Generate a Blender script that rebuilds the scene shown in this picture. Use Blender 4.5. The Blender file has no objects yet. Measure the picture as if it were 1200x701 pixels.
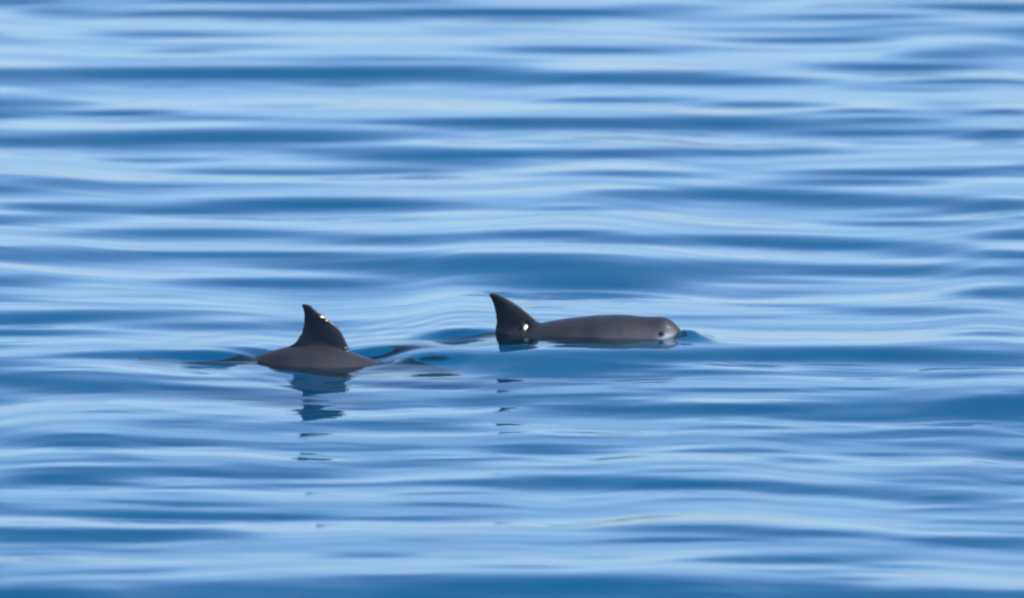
import bpy, bmesh, math, random
import numpy as np
from mathutils import Vector, Matrix
R = math.radians

# ------------------------------------------------------------------ camera, sky, sun, exposure
scene = bpy.context.scene
CAM_H, DIST, WIDTH = 8.0, 50.0, 4.0          # lens height over the sea, distance to the animals, width of the view there
PITCH = math.atan2(CAM_H, DIST)
SLANT = math.hypot(CAM_H, DIST)
FPX = 1200.0 * SLANT / WIDTH                 # focal length in photo pixels
cd = bpy.data.cameras.new('camera')
cam = bpy.data.objects.new('camera', cd)
scene.collection.objects.link(cam)
cam.location = (0, 0, CAM_H)
cam.rotation_euler = (R(90) - PITCH, 0, 0)
cd.sensor_width = 36.0
cd.lens = 36.0 * SLANT / WIDTH
cd.clip_start = 1.0
cd.clip_end = 60000.0
cd.dof.use_dof = True
cd.dof.focus_distance = SLANT * 0.965
cd.dof.aperture_fstop = 2.8
scene.camera = cam

SUN_EL, SUN_AZ = R(50), R(97)                # azimuth clockwise from +Y (the view direction)
world = bpy.data.worlds.new('World')
scene.world = world
world.use_nodes = True
wn, wl = world.node_tree.nodes, world.node_tree.links
wn.clear()
wo = wn.new('ShaderNodeOutputWorld')
bg = wn.new('ShaderNodeBackground')
sky = wn.new('ShaderNodeTexSky')
sky.sky_type = 'NISHITA'
sky.sun_disc = False
sky.sun_elevation = SUN_EL
sky.sun_rotation = SUN_AZ
sky.altitude = 0
sky.air_density = 0.75
sky.dust_density = 0.9
sky.ozone_density = 5.5
bg.inputs['Strength'].default_value = 0.15
wl.new(sky.outputs['Color'], bg.inputs['Color'])
wl.new(bg.outputs['Background'], wo.inputs['Surface'])

sd = bpy.data.lights.new('sun', 'SUN')
sd.energy = 2.0
sd.angle = R(0.5)
sd.cycles.use_multiple_importance_sampling = False
sd.color = (1.0, 0.95, 0.86)
sun = bpy.data.objects.new('sun', sd)
scene.collection.objects.link(sun)
sdir = Vector((math.sin(SUN_AZ) * math.cos(SUN_EL), math.cos(SUN_AZ) * math.cos(SUN_EL), math.sin(SUN_EL)))
sun.rotation_euler = sdir.to_track_quat('Z', 'Y').to_euler()
sun.location = (30, 50, 40)

scene.view_settings.view_transform = 'Standard'
scene.view_settings.look = 'None'
scene.view_settings.exposure = 0.84
scene.view_settings.gamma = 1.0
scene.view_settings.use_curve_mapping = False
scene.render.resolution_x, scene.render.resolution_y = 1024, 598
scene.render.engine = 'CYCLES'
scene.cycles.pixel_filter_type = 'BLACKMAN_HARRIS'
scene.cycles.filter_width = 2.3


def ground(u, v):
    """Point of the calm sea seen at photo pixel (u, v)."""
    a = math.atan((v - 350.5) / FPX) + PITCH
    y = CAM_H / math.tan(a)
    depth = y * math.cos(PITCH) + CAM_H * math.sin(PITCH)
    return (u - 600.0) / FPX * depth, y


# ------------------------------------------------------------------ the sea
# dark wave faces: (centre u, centre v, half length, half thickness, steepness)
BANDS = [
    (610, 16, 170, 5, .9), (330, 18, 150, 5, .6), (190, 19, 60, 4, .5), (60, 14, 40, 3, .4), (20, 5, 40, 3, .5),
    (330, 3, 200, 3, .5), (190, 42, 80, 5, .35), (215, 62, 50, 3, .5),
    (150, 89, 260, 9, 1.), (430, 87, 200, 8, .9), (700, 94, 150, 7, .9), (880, 98, 80, 5, .5),
    (690, 60, 120, 5, .7), (135, 136, 60, 3, .7), (40, 125, 60, 3, .4), (80, 168, 200, 9, .7), (330, 163, 170, 9, .85),
    (540, 146, 110, 4, .7), (760, 148, 230, 7, .9), (1010, 158, 100, 5, .8), (500, 186, 110, 6, .8), (700, 184, 160, 5, .65),
    (330, 206, 140, 4, .6), (60, 217, 60, 4, .4), (370, 244, 170, 8, .9), (65, 248, 70, 6, .85), (200, 252, 100, 5, .5),
    (230, 279, 150, 6, .6), (480, 285, 120, 6, .5), (60, 307, 140, 9, .75), (320, 304, 120, 4, .7), (420, 316, 170, 7, .6),
    (710, 119, 100, 5, .7), (900, 125, 80, 4, .7), (1110, 65, 90, 6, .85), (1055, 81, 90, 5, .75),
    (960, 49, 100, 3, .5), (1150, 10, 80, 4, .6), (1010, 22, 80, 3, .5), (1140, 98, 80, 3, .5), (1180, 135, 60, 4, .5),
    (1040, 143, 60, 3, .5), (1170, 161, 50, 7, .8), (650, 170, 80, 3, .4), (1060, 206, 150, 5, .8), (1000, 217, 110, 5, .6),
    (820, 232, 150, 7, .85), (1050, 240, 170, 7, .7), (1170, 245, 60, 8, .7), (680, 249, 100, 4, .6), (1080, 267, 100, 3, .8),
    (1190, 280, 50, 5, .8), (650, 278, 80, 5, .8), (800, 286, 170, 6, .9), (990, 292, 100, 5, .7), (1130, 299, 80, 5, .7),
    (580, 316, 130, 15, .95), (730, 322, 130, 13, .95), (1090, 322, 150, 6, .6),
    (328, 337, 120, 5, .7), (122, 375, 100, 6, .5), (25, 378, 60, 5, .5), (265, 387, 140, 4, .5),
    (132, 455, 110, 9, .7), (25, 450, 50, 7, .6), (80, 516, 100, 9, .75), (185, 520, 80, 6, .6),
    (185, 552, 160, 7, .75), (80, 560, 80, 5, .5), (317, 557, 80, 4, .5), (130, 602, 200, 6, .7), (290, 605, 120, 5, .7),
    (80, 628, 150, 9, .9), (211, 627, 120, 6, .7), (407, 645, 90, 3, .5), (571, 652, 60, 3, .5), (137, 668, 80, 3, .5),
    (30, 695, 100, 12, 1.2), (520, 690, 390, 17, 1.4), (680, 685, 150, 9, .9), (980, 699, 250, 8, .9),
    (502, 505, 100, 5, .5), (296, 505, 80, 4, .5), (529, 605, 120, 5, .5), (470, 545, 110, 5, .4),
    (680, 338, 100, 6, .9), (1180, 347, 60, 7, .9), (1100, 368, 120, 5, .6), (1130, 387, 90, 3, .4), (1170, 395, 60, 4, .7),
    (900, 419, 330, 7, 1.), (700, 425, 120, 10, .9), (640, 432, 80, 10, .7), (1100, 421, 120, 7, .9),
    (650, 440, 90, 8, .6), (820, 441, 60, 5, .5), (760, 483, 150, 8, .85), (900, 482, 100, 6, .7), (1000, 477, 110, 6, .8),
    (1170, 480, 90, 14, 1.), (1010, 493, 80, 5, .7), (625, 528, 50, 5, .6), (705, 566, 130, 9, .8), (830, 567, 80, 6, .7),
    (940, 575, 90, 6, .75), (1050, 582, 80, 4, .5), (1115, 583, 60, 5, .6), (855, 528, 80, 4, .5),
    (810, 620, 120, 5, .75), (940, 626, 100, 4, .7), (1150, 635, 80, 5, .75), (920, 653, 160, 7, .8),
]
STEEP = [   # steep water beside the animals
    (185, 421, 110, 4, 1.2), (262, 423, 50, 5, 1.9), (460, 422, 60, 6, 1.5), (510, 427, 55, 5, 1.3), (555, 426, 40, 4, 1.1),
    (545, 395, 42, 5, 2.2), (525, 402, 24, 2.5, 1.8),
]
LIGHT_SLOPE, DARK_SLOPE = -2.0, 16.0        # degrees

def axis(fine, lo, hi, far, growth=1.16):
    c = list(np.arange(lo, hi + fine * .5, fine))
    a, b = [], []
    p, st = c[-1], fine
    while p < far:
        st *= growth
        p += st
        b.append(p)
    p, st = c[0], fine
    while p > -far:
        st *= growth
        p -= st
        a.append(p)
    return np.array(a[::-1] + c + b)


xs = axis(.022, -3.9, 3.9, 24000)
ys = axis(.018, 40.0, 66.0, 24000)
X, Y = np.meshgrid(xs, ys)                                   # rows follow y
NX, NY = len(xs), len(ys)
rng = np.random.default_rng(7)


# The slope of the water towards the viewer is read off the photograph line by line; walking it out along each line
# of sight gives the real height of the surface there. The same kind of waves go on all round, beyond the picture.
U = np.arange(-760.0, 1961.0, 6.0)
V = np.arange(1160.0, -431.0, -0.75)
UU, VV = np.meshgrid(U, V)
S = np.zeros_like(UU)


def add_band(F, u, v, a, b, s, tilt=0.0, bow=0.0):
    j0, j1 = np.searchsorted(-V, -(v + 5 * b + 14)), np.searchsorted(-V, -(v - 5 * b - 14))
    i0, i1 = np.searchsorted(U, u - 2.3 * a), np.searchsorted(U, u + 2.3 * a)
    if j1 <= j0 or i1 <= i0:
        return
    uu, vv = UU[j0:j1, i0:i1] - u, VV[j0:j1, i0:i1] - v
    vv = vv - tilt * uu - bow * (uu / a) ** 2
    F[j0:j1, i0:i1] += s * np.exp(-np.abs(vv / (b * .95)) ** 2.2) * np.exp(-(np.abs(uu) / (a * .95)) ** 2.4)


for (u, v, a, b, s) in BANDS:
    add_band(S, u, v, a, b, s, rng.normal(0, .008), rng.normal(0, 1.2))
for k in range(900):
    u, v = rng.uniform(-760, 1960), rng.uniform(-430, 1160)
    if -30 < u < 1230 and -12 < v < 712:
        continue
    add_band(S, u, v, rng.uniform(70, 220), rng.uniform(3.5, 9), rng.uniform(.4, .95), rng.normal(0, .012), rng.normal(0, 1.5))
S = 1.3 * np.tanh(S / 1.3)
FINE = np.zeros_like(S)
for k in range(2600):
    u, v = rng.uniform(-760, 1960), rng.uniform(-430, 1160)
    add_band(FINE, u, v, rng.uniform(35, 150), rng.uniform(1.6, 4.5), rng.uniform(.06, .30) * (1 if rng.random() < .62 else -.6),
             rng.normal(0, .014), rng.normal(0, 1.5))
for k in range(2400):
    u, v = rng.uniform(-760, 1960), 430 + 730 * rng.random() ** 1.3
    add_band(FINE, u, v, rng.uniform(25, 90), rng.uniform(1.0, 2.2), rng.uniform(.15, .45) * (1 if rng.random() < .7 else -.5),
             rng.normal(0, .02), rng.normal(0, 1.2))
for (u, v, a, b, s) in STEEP:
    add_band(S, u, v, a, b, s)
S = np.tan(R(1) * (LIGHT_SLOPE + DARK_SLOPE * (S + FINE)))

ALPHA = np.arctan((V - 350.5) / FPX) + PITCH
PY, PH = np.zeros_like(S), np.zeros_like(S)
y = np.full(len(U), CAM_H / math.tan(ALPHA[0]))
h = np.zeros(len(U))
for j in range(len(V)):
    PY[j], PH[j] = y, h
    ta = math.tan(ALPHA[j])
    sl = np.maximum(S[j] - h / 1.0, -.25 * ta)
    da = (ALPHA[j + 1] - ALPHA[j]) if j + 1 < len(V) else 0.0
    dyy = -y / math.cos(ALPHA[j]) ** 2 * da / (sl + ta)
    y = y + dyy
    h = CAM_H - y * math.tan(ALPHA[j] + da)
PX = (UU - 600.0) / FPX * (PY * math.cos(PITCH) + (CAM_H - PH) * math.sin(PITCH))
HU = np.empty((NY, len(U)))
for i in range(len(U)):
    HU[:, i] = np.interp(ys, PY[:, i], PH[:, i], left=0, right=0)
kern = np.exp(-.5 * (np.arange(-9, 10) / 3.0) ** 2)
kern /= kern.sum()
HU = np.apply_along_axis(lambda r: np.convolve(np.pad(r, 9, mode='edge'), kern, 'valid'), 1, HU)
H = np.zeros_like(X)
for j in range(NY):
    if 39 < ys[j] < 69:
        depth = ys[j] * math.cos(PITCH) + CAM_H * math.sin(PITCH)
        H[j] = np.interp(xs, (U - 600.0) / FPX * depth, HU[j], left=0, right=0)


def at_pixel(u, v):
    """Point of the wavy sea seen at photo pixel (u, v)."""
    i, j = int(np.argmin(np.abs(U - u))), int(np.argmin(np.abs(V - v)))
    return float((u - 600.0) / FPX * (PY[j, i] * math.cos(PITCH) + (CAM_H - PH[j, i]) * math.sin(PITCH))), float(PY[j, i]), float(PH[j, i])


L_X, L_Y, ZL = at_pixel(376, 433)
R_X, R_Y, ZR = at_pixel(589, 399)
L_Y, R_Y = L_Y + .06, R_Y + .05
edge = np.clip((4.4 - np.abs(X)) / .8, 0, 1) * np.clip((Y - 40.0) / 2, 0, 1) * np.clip((66.0 - Y) / 2, 0, 1)
H *= edge
# a body holds the water level round itself
for (cx, cy, cz, ax, ay) in ((L_X + .02, L_Y, ZL, .29, .10), (R_X + .34, R_Y, ZR, .36, .085)):
    wgt = np.exp(-(((X - cx) / ax) ** 2) ** 2 - (((Y - cy) / ay) ** 2) ** 2)
    H = H * (1 - wgt) + cz * wgt
still = 1 - .75 * np.exp(-.5 * ((X - L_X) / .4) ** 2 - .5 * ((Y - L_Y) / .35) ** 2) - .75 * np.exp(-.5 * ((X - R_X - .3) / .45) ** 2 - .5 * ((Y - R_Y) / .3) ** 2)

# wind ripples over everything: many short crests lying across the view
cell = np.maximum(np.gradient(ys)[:, None], np.gradient(xs)[None, :] * .35)
for k in range(90):
    lam = math.exp(rng.uniform(math.log(.30), math.log(1.3)))
    th = rng.normal(0, .06)
    kx, ky = 2 * math.pi / lam * math.sin(th), 2 * math.pi / lam * math.cos(th)
    sl = .0030 * (.5 + rng.random())
    fade = np.clip(1.6 - cell / (lam * .16), 0, 1)
    ph = rng.uniform(0, 6.28)
    env = .6 + .4 * np.sin(X * rng.uniform(.6, 2.2) + Y * rng.uniform(-.5, .5) + rng.uniform(0, 6.28))
    H += still * fade * env * sl * lam / 6.283 * np.sin(kx * X + ky * Y + ph)
# long swell out to the horizon
for k in range(14):
    lam = math.exp(rng.uniform(math.log(6), math.log(40)))
    th = rng.normal(0, .5)
    kx, ky = 2 * math.pi / lam * math.sin(th), 2 * math.pi / lam * math.cos(th)
    H += np.clip(1.6 - cell / (lam * .16), 0, 1) * .0012 * lam / 6.283 * np.sin(kx * X + ky * Y + rng.uniform(0, 6.28))

# the water the animals push
def gauss(x0, y0, sx, sy):
    return np.exp(-.5 * ((X - x0) / sx) ** 2 - .5 * ((Y - y0) / sy) ** 2)


# bow wave heaped up over the snout of the right animal
bx = R_X + (798 - 589) / FPX * SLANT
H += .030 * gauss(bx - .008, R_Y - .05, .030, .055) + .016 * gauss(bx + .035, R_Y - .03, .018, .05) + .008 * gauss(bx + .075, R_Y - .06, .02, .06)
# rings spreading from both
for (cx, cy, lam, amp, r0) in ((L_X + .1, L_Y, .17, .0005, .5), (R_X, R_Y, .15, .0004, .5)):
    r = np.sqrt((X - cx) ** 2 + (Y - cy) ** 2)
    H += amp * np.sin(2 * math.pi * r / lam) * np.exp(-((r - r0) / .3) ** 2)


def new_mat(name):
    m = bpy.data.materials.new(name)
    m.use_nodes = True
    n, l = m.node_tree.nodes, m.node_tree.links
    return m, n, l, n['Principled BSDF']


m_water, n, l, p = new_mat('sea_water')
p.inputs['Base Color'].default_value = (.06, .70, .80, 1)
p.inputs['Transmission Weight'].default_value = 1.0
p.inputs['Roughness'].default_value = .03
p.inputs['IOR'].default_value = 1.333
tc = n.new('ShaderNodeTexCoord')
mp = n.new('ShaderNodeMapping')
mp.inputs['Scale'].default_value = (.7, 3.2, 1.0)
nz = n.new('ShaderNodeTexNoise')
nz.inputs['Scale'].default_value = 2.6
nz.inputs['Detail'].default_value = 3.0
nz.inputs['Roughness'].default_value = .5
bp = n.new('ShaderNodeBump')
bp.inputs['Strength'].default_value = 1.0
bp.inputs['Distance'].default_value = .0025
l.new(tc.outputs['Object'], mp.inputs['Vector'])
l.new(mp.outputs['Vector'], nz.inputs['Vector'])
l.new(nz.outputs['Fac'], bp.inputs['Height'])
l.new(bp.outputs['Normal'], p.inputs['Normal'])

me = bpy.data.meshes.new('sea')
co = np.stack([X, Y, H], -1).reshape(-1, 3).astype(np.float32)
idx = np.arange(NX * NY).reshape(NY, NX)
quads = np.stack([idx[:-1, :-1], idx[:-1, 1:], idx[1:, 1:], idx[1:, :-1]], -1).reshape(-1, 4).astype(np.int32)
me.vertices.add(len(co))
me.vertices.foreach_set('co', co.ravel())
me.loops.add(quads.size)
me.loops.foreach_set('vertex_index', quads.ravel())
me.polygons.add(len(quads))
me.polygons.foreach_set('loop_start', np.arange(0, quads.size, 4, dtype=np.int32))
me.update(calc_edges=True)
me.polygons.foreach_set('use_smooth', np.ones(len(quads), dtype=bool))
me.materials.append(m_water)
sea = bpy.data.objects.new('sea', me)
scene.collection.objects.link(sea)
sea['kind'] = 'structure'
sea['label'] = 'rippled blue sea with soft bands of reflected sky'

# the murk below, where the eye no longer sees any deeper
m_deep, n, l, p = new_mat('deep_water')
p.inputs['Base Color'].default_value = (.001, .205, .365, 1)
p.inputs['Roughness'].default_value = 1.0
p.inputs['Specular IOR Level'].default_value = 0.0
dm = bpy.data.meshes.new('deep_water')
q = 24500.0
dm.from_pydata([(-q, -q, -.8), (q, -q, -.8), (q, q, -.8), (-q, q, -.8)], [], [(0, 1, 2, 3)])
dm.materials.append(m_deep)
deep = bpy.data.objects.new('deep_water', dm)
scene.collection.objects.link(deep)
deep['kind'] = 'structure'
deep['label'] = 'blue murk of the deeper water'

# ------------------------------------------------------------------ the porpoises
# rest pose: nose at s = 0, tail towards +s, z up; metres
PROF = np.array([  # s, top, bottom, half width
    (0.000, -.018, -.026, .006), (.006, -.004, -.038, .020), (.018, .019, -.050, .034), (.035, .040, -.064, .047), (.055, .060, -.078, .061),
    (.080, .077, -.092, .073), (.105, .082, -.104, .082), (.135, .086, -.114, .092), (.17, .094, -.124, .104), (.24, .113, -.142, .126),
    (.34, .131, -.156, .145), (.45, .138, -.160, .150), (.56, .138, -.154, .144), (.68, .131, -.139, .128), (.80, .117, -.115, .104),
    (.92, .097, -.088, .079), (1.04, .073, -.062, .057), (1.16, .050, -.042, .036), (1.26, .032, -.029, .023), (1.35, .018, -.018, .013)])


def prof(s):
    return [float(np.interp(s, PROF[:, 0], PROF[:, i])) for i in (1, 2, 3)]


# smooth the profile with a finer resample
_s = np.linspace(0, 1.35, 271)
_sm = []
for i in (1, 2, 3):
    f = np.interp(_s, PROF[:, 0], PROF[:, i])
    for _ in range(3):
        g = f.copy()
        g[3:-1] = .25 * f[2:-2] + .5 * f[3:-1] + .25 * f[4:]
        f = g
    _sm.append(f)


def body_loft(bm):
    rings = []
    stations = [0, .002, .005, .01, .016, .024, .034] + list(np.arange(.046, 1.351, .016))
    for s in stations:
        t, b, w = [float(np.interp(s, _s, f)) for f in _sm]
        c, h = (t + b) / 2, (t - b) / 2
        ring = []
        for k in range(48):
            a = 2 * math.pi * k / 48
            ring.append(bm.verts.new((s, w * math.cos(a), c + h * math.sin(a))))
        rings.append(ring)
    for r0, r1 in zip(rings, rings[1:]):
        for k in range(48):
            bm.faces.new((r0[k], r0[(k + 1) % 48], r1[(k + 1) % 48], r1[k]))
    bm.faces.new(rings[0][::-1])
    bm.faces.new(rings[-1])


def foil_loft(bm, secs, n=20):
    """secs: (leading point, trailing point, thickness vector) from root to tip."""
    rings = []
    for le, te, th in secs:
        le, te, th = Vector(le), Vector(te), Vector(th)
        ring = []
        for k in range(n):
            a = 2 * math.pi * k / n
            q = .5 - .5 * math.cos(a)                       # 0 leading, 1 trailing
            prof_t = (math.sqrt(max(q, 0)) * 1.9 * (1 - q) + .16 * math.sin(math.pi * q) ** .5) if q > 0 else 0
            prof_t += .0034 / max(th.length, 1e-4) * max(0., math.sin(math.pi * q)) ** .5
            ring.append(bm.verts.new(le.lerp(te, q) + th * (prof_t * (1 if math.sin(a) >= 0 else -1) if abs(math.sin(a)) > 1e-6 else 0)))
        rings.append(ring)
    for r0, r1 in zip(rings, rings[1:]):
        for k in range(n):
            bm.faces.new((r0[k], r0[(k + 1) % n], r1[(k + 1) % n], r1[k]))
    bm.faces.new(rings[0][::-1])
    bm.faces.new(rings[-1])


def spl(ts, xs_, t):
    return float(np.interp(t, ts, xs_))


def build_rest():
    bm = bmesh.new()
    body_loft(bm)
    bmesh.ops.recalc_face_normals(bm, faces=bm.faces)
    parts = [bm]
    # dorsal fin: height above the back against leading and trailing s
    hz = [-.05, -.015, .0, .018, .045, .075, .100, .122, .138, .148, .153, .156]
    le = [.505, .528, .545, .561, .582, .605, .630, .654, .672, .685, .695, .705]
    te = [.780, .758, .741, .724, .711, .707, .706, .707, .709, .712, .713, .712]
    th = [.014, .013, .0125, .0118, .0108, .0095, .0085, .0075, .0065, .0055, .004, .002]
    secs = []
    for h in np.concatenate([np.linspace(-.05, .138, 22), [.143, .148, .151, .153, .1548, .156]]):
        a, b, c = spl(hz, le, h), spl(hz, te, h), spl(hz, th, h)
        secs.append(((a, 0, .134 + h), (b, 0, .131 + h), (0, c, 0)))
    fb = bmesh.new()
    foil_loft(fb, secs)
    parts.append(fb)
    # flippers and flukes
    for sgn in (-1, 1):
        fb = bmesh.new()
        secs = []
        for t in np.linspace(0, 1, 14):
            cx, cy, cz = .26 + .17 * t, sgn * (.085 + .035 * t), -.105 - .060 * t
            ch = .045 * (1 - t ** 2.2) + .004
            secs.append(((cx - ch, cy, cz), (cx + ch, cy, cz), (0, sgn * .004, .012 * (1 - .6 * t))))
        foil_loft(fb, secs, 14)
        parts.append(fb)
        fb = bmesh.new()
        secs = []
        for t in np.linspace(0, 1, 14):
            cy = sgn * (-.01 + .175 * t)
            a = 1.255 + .125 * t ** 1.2
            b = 1.372 + .05 * t + .012 * math.sin(math.pi * min(1, t * 1.5))
            b = max(b, a + .006)
            secs.append(((a, cy, 0), (b, cy, 0), (0, 0, .011 * (1 - .7 * t))))
        foil_loft(fb, secs, 14)
        parts.append(fb)
    me = bpy.data.meshes.new('rest')
    vs, fs = [], []
    for b in parts:
        bmesh.ops.recalc_face_normals(b, faces=b.faces)
        o = len(vs)
        b.verts.index_update()
        vs += [tuple(v.co) for v in b.verts]
        fs += [[o + v.index for v in f.verts] for f in b.faces]
        b.free()
    me.from_pydata(vs, [], fs)
    tmp = bpy.data.objects.new('rest', me)
    scene.collection.objects.link(tmp)
    rm = tmp.modifiers.new('remesh', 'REMESH')
    rm.mode = 'VOXEL'
    rm.voxel_size = .0030
    rm.use_smooth_shade = True
    sm = tmp.modifiers.new('smooth', 'SMOOTH')
    sm.factor = .5
    sm.iterations = 6
    dg = bpy.context.evaluated_depsgraph_get()
    out = bpy.data.meshes.new_from_object(tmp.evaluated_get(dg))
    bpy.data.objects.remove(tmp)
    # extra fillet where the fin grows out of the back
    nv = len(out.vertices)
    co = np.empty(nv * 3, np.float32)
    out.vertices.foreach_get('co', co)
    co = co.reshape(-1, 3).astype(np.float64)
    ne = len(out.edges)
    ed = np.empty(ne * 2, np.int32)
    out.edges.foreach_get('vertices', ed)
    ed = ed.reshape(-1, 2)
    deg = np.bincount(ed.ravel(), minlength=nv)[:, None]
    w = np.exp(-((co[:, 2] - .136) / .013) ** 2) * ((co[:, 0] > .49) & (co[:, 0] < .78)) * (np.abs(co[:, 1]) < .06)
    w = (w * .8)[:, None]
    for _ in range(26):
        acc = np.zeros_like(co)
        for i in range(3):
            acc[:, i] = np.bincount(ed[:, 0], co[ed[:, 1], i], nv) + np.bincount(ed[:, 1], co[ed[:, 0], i], nv)
        co = co * (1 - w) + w * acc / deg
    return out, co


rest_mesh, REST = build_rest()
EYE = (.094, .025)                                            # s, z of the eye


def pigment(c):
    s, y, z = c[:, 0], np.abs(c[:, 1]), c[:, 2]
    dorsal = np.array((.033, .032, .036))
    flank = np.array((.098, .095, .101))
    belly = np.array((.36, .35, .35))
    top = np.interp(s, _s, _sm[0])
    bot = np.interp(s, _s, _sm[1])
    q = np.clip((z - bot) / np.maximum(top - bot, .01), 0, 1.4)   # 0 belly, 1 back
    wob = .05 * np.sin(s * 17 + 1) + .03 * np.sin(s * 41)
    a = np.clip((q - .58 + wob * .6) / .34, 0, 1)[:, None]
    a = a * a * (3 - 2 * a)
    b = np.clip((q - .12 + wob) / .3, 0, 1)[:, None]
    col = belly * (1 - b) + (flank * (1 - a) + dorsal * a) * b
    fin = np.clip((z - .140) / .02, 0, 1)[:, None]
    col = col * (1 - fin) + np.array((.023, .022, .025)) * fin
    # pale face before and round the eye, dark eye ring, dark lips
    face = np.exp(-((s - .074) / .030) ** 2 - ((z - .008) / .017) ** 2)[:, None] * np.clip((s - .015) / .03, 0, 1)[:, None]
    face = np.clip(face * 1.3, 0, 1)
    col = col * (1 - face) + np.array((.50, .50, .51)) * face
    d = np.sqrt(((s - EYE[0]) / 1.1) ** 2 + (z - EYE[1]) ** 2)
    ring = np.clip((.016 - d) / .010, 0, 1)[:, None] * (y > .02)[:, None]
    col = col * (1 - ring) + np.array((.012, .012, .014)) * ring
    lip = (np.exp(-((z + .030 + .25 * (.03 - s)) / .010) ** 2) * np.clip((.062 - s) / .02, 0, 1))[:, None]
    col = col * (1 - lip) + np.array((.02, .02, .022)) * lip
    flipper = ((np.abs(s - .36) < .13) & (z < -.08) & (y > np.interp(s, _s, _sm[2]) * .9))[:, None]
    return np.where(flipper, np.array((.03, .03, .033)), col)


m_skin, n, l, p = new_mat('wet_grey_skin')
at = n.new('ShaderNodeAttribute')
at.attribute_name = 'pigment'
nz = n.new('ShaderNodeTexNoise')
nz.inputs['Scale'].default_value = 22
nz.inputs['Detail'].default_value = 5
tc = n.new('ShaderNodeTexCoord')
l.new(tc.outputs['Object'], nz.inputs['Vector'])
mr = n.new('ShaderNodeMapRange')
mr.inputs['To Min'].default_value = .72
mr.inputs['To Max'].default_value = 1.28
l.new(nz.outputs['Fac'], mr.inputs['Value'])
mx = n.new('ShaderNodeVectorMath')
mx.operation = 'SCALE'
l.new(at.outputs['Color'], mx.inputs[0])
l.new(mr.outputs['Result'], mx.inputs['Scale'])
l.new(mx.outputs['Vector'], p.inputs['Base Color'])
p.inputs['Roughness'].default_value = .5
p.inputs['IOR'].default_value = 1.4
l.new(at.outputs['Alpha'], p.inputs['Coat Weight'])
p.inputs['Coat Roughness'].default_value = .15
p.inputs['Coat IOR'].default_value = 1.33
nb = n.new('ShaderNodeTexNoise')
nb.inputs['Scale'].default_value = 60
nb.inputs['Detail'].default_value = 3
l.new(tc.outputs['Object'], nb.inputs['Vector'])
bp = n.new('ShaderNodeBump')
bp.inputs['Strength'].default_value = .2
bp.inputs['Distance'].default_value = .004
l.new(nb.outputs['Fac'], bp.inputs['Height'])
l.new(bp.outputs['Normal'], p.inputs['Normal'])
l.new(bp.outputs['Normal'], p.inputs['Coat Normal'])

m_eye, n, l, p = new_mat('dark_eye')
p.inputs['Base Color'].default_value = (.008, .007, .007, 1)
p.inputs['Roughness'].default_value = .08


class Spine:
    """Bends the rest pose: the axis height z(s) is a smooth curve, lengths are kept."""

    def __init__(self, ks, kz, s_ref, squash=None):
        self.s = np.linspace(-.05, 1.5, 1551)
        # natural-ish smooth interpolation of heights, then repeated smoothing
        z = np.interp(self.s, ks, kz)
        k = np.hanning(121)
        k /= k.sum()
        zp = np.pad(z, 60, mode='reflect', reflect_type='odd')
        z = np.convolve(zp, k, 'valid')
        self.z = z
        dz = np.gradient(z, self.s)
        self.ang = np.arctan(dz)
        dx = np.cos(self.ang)
        x = np.concatenate([[0], np.cumsum((dx[1:] + dx[:-1]) / 2 * np.diff(self.s))])
        self.x = x - np.interp(s_ref, self.s, x)

    def map(self, c):
        s = c[:, 0]
        a = np.interp(s, self.s, self.ang)
        x = np.interp(s, self.s, self.x) - np.sin(a) * c[:, 2]
        z = np.interp(s, self.s, self.z) + np.cos(a) * c[:, 2]
        return np.stack([-x, -c[:, 1], z], -1)               # the nose points to +X


def blunt(c):
    c = c.copy()
    c[:, 0] = np.where(c[:, 0] < .2, .2 - (.2 - c[:, 0]) * .92, c[:, 0])
    return c


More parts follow.
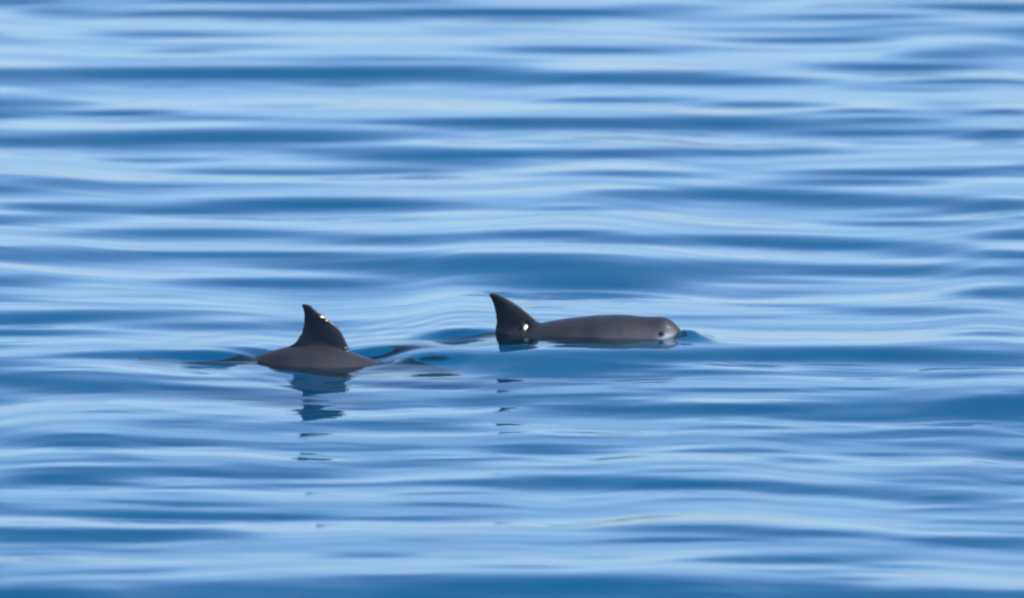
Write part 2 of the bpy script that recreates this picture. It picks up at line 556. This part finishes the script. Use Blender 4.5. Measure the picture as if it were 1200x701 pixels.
def porpoise(spine, loc, yaw, roll, label, group, glint_facets=()):
    c = REST.copy()
    col = pigment(c)
    wet = .16 + .20 * np.clip((c[:, 2] - .136) / .012, 0, 1)       # water still runs off the fin
    wet *= np.clip((c[:, 0] - .10) / .2, .35, 1)
    P = spine.map(blunt(c))
    # facets added to the fin, tilted between sun and viewer to set glints there
    n = (sdir + Vector((-loc[0], -loc[1], CAM_H - loc[2])).normalized()).normalized()
    n.rotate(Matrix.Rotation(-yaw, 3, 'Z'))
    for (s0, z0, w) in glint_facets:
        d2 = (c[:, 0] - s0) ** 2 + (c[:, 2] - z0) ** 2
        near = c[:, 1] > 0
        k = int(np.argmin(np.where(near, d2, 9)))
        p0 = P[k].copy()
        yy = p0[1] - .35 * w - ((P[:, 0] - p0[0]) * n.x + (P[:, 2] - p0[2]) * n.z) / n.y + 4.0 * d2
        g = np.where(near, 1 / (1 + np.exp((np.sqrt(d2) - w) / (.10 * w) * .6).clip(0, 1e9)), 0)
        P[:, 1] = P[:, 1] * (1 - g) + yy * g
        wet = np.maximum(wet, g)  # full coat on the added facets so their glints show
    me = rest_mesh.copy()
    me.name = 'porpoise_body'
    me.vertices.foreach_set('co', P.astype(np.float32).ravel())
    ca = me.color_attributes.new('pigment', 'FLOAT_COLOR', 'POINT')
    ca.data.foreach_set('color', np.concatenate([col, wet[:, None]], 1).astype(np.float32).ravel())
    me.polygons.foreach_set('use_smooth', np.ones(len(me.polygons), dtype=bool))
    me.materials.clear()
    me.materials.append(m_skin)
    me.update()
    ob = bpy.data.objects.new('porpoise', me)
    scene.collection.objects.link(ob)
    ob.location = loc
    ob.rotation_euler = (roll, 0, yaw)
    ob['label'] = label
    ob['category'] = 'porpoise'
    ob['group'] = group
    for sgn in (1, -1):
        t, b, w = [float(np.interp(EYE[0], _s, f)) for f in _sm]
        cz, hh = (t + b) / 2, (t - b) / 2
        yy = w * math.sqrt(max(0, 1 - ((EYE[1] - cz) / hh) ** 2))
        e = bmesh.new()
        bmesh.ops.create_uvsphere(e, u_segments=20, v_segments=12, radius=.0085)
        for v in e.verts:                                     # almond shaped lens set into the head
            v.co = Vector((v.co.x * 1.15, v.co.y * .5, v.co.z * .8))
        pe = spine.map(blunt(np.array([[EYE[0], sgn * (yy - .0022), EYE[1]]])))[0]
        em = bpy.data.meshes.new('eye')
        e.to_mesh(em)
        e.free()
        for q in em.polygons:
            q.use_smooth = True
        em.materials.append(m_eye)
        eo = bpy.data.objects.new('eye', em)
        scene.collection.objects.link(eo)
        eo.parent = ob
        eo.location = pe
        eo.rotation_euler = (0, 0, sgn * .45)
    return ob


GROUP = 'porpoises swimming at the surface'
left_spine = Spine([-.05, .0, .20, .32, .42, .54, .63, .73, .92, 1.1, 1.35, 1.5],
                   [-.29, -.270, -.190, -.109, -.103, -.066, -.042, -.034, -.064, -.135, -.21, -.26], .63)

porpoise(left_spine, (L_X, L_Y, ZL - .012), R(-7), 0,
         'dark grey porpoise showing only its arched back and upright fin, head under water', GROUP, [(.654, .247, .0075), (.641, .235, .005), (.572, .151, .006)])
right_spine = Spine([-.05, .0, .085, .25, .40, .52, .70, .9, 1.1, 1.35, 1.5],
                    [.016, .014, .010, -.022, -.053, -.073, -.113, -.165, -.22, -.28, -.31], .73)
porpoise(right_spine, (R_X, R_Y + .03, ZR), R(-5), 0,
         'grey porpoise with its pale face, dark ringed eye, back and swept fin above water', GROUP, [(.608, .137, .0145)])
bpy.data.meshes.remove(rest_mesh)
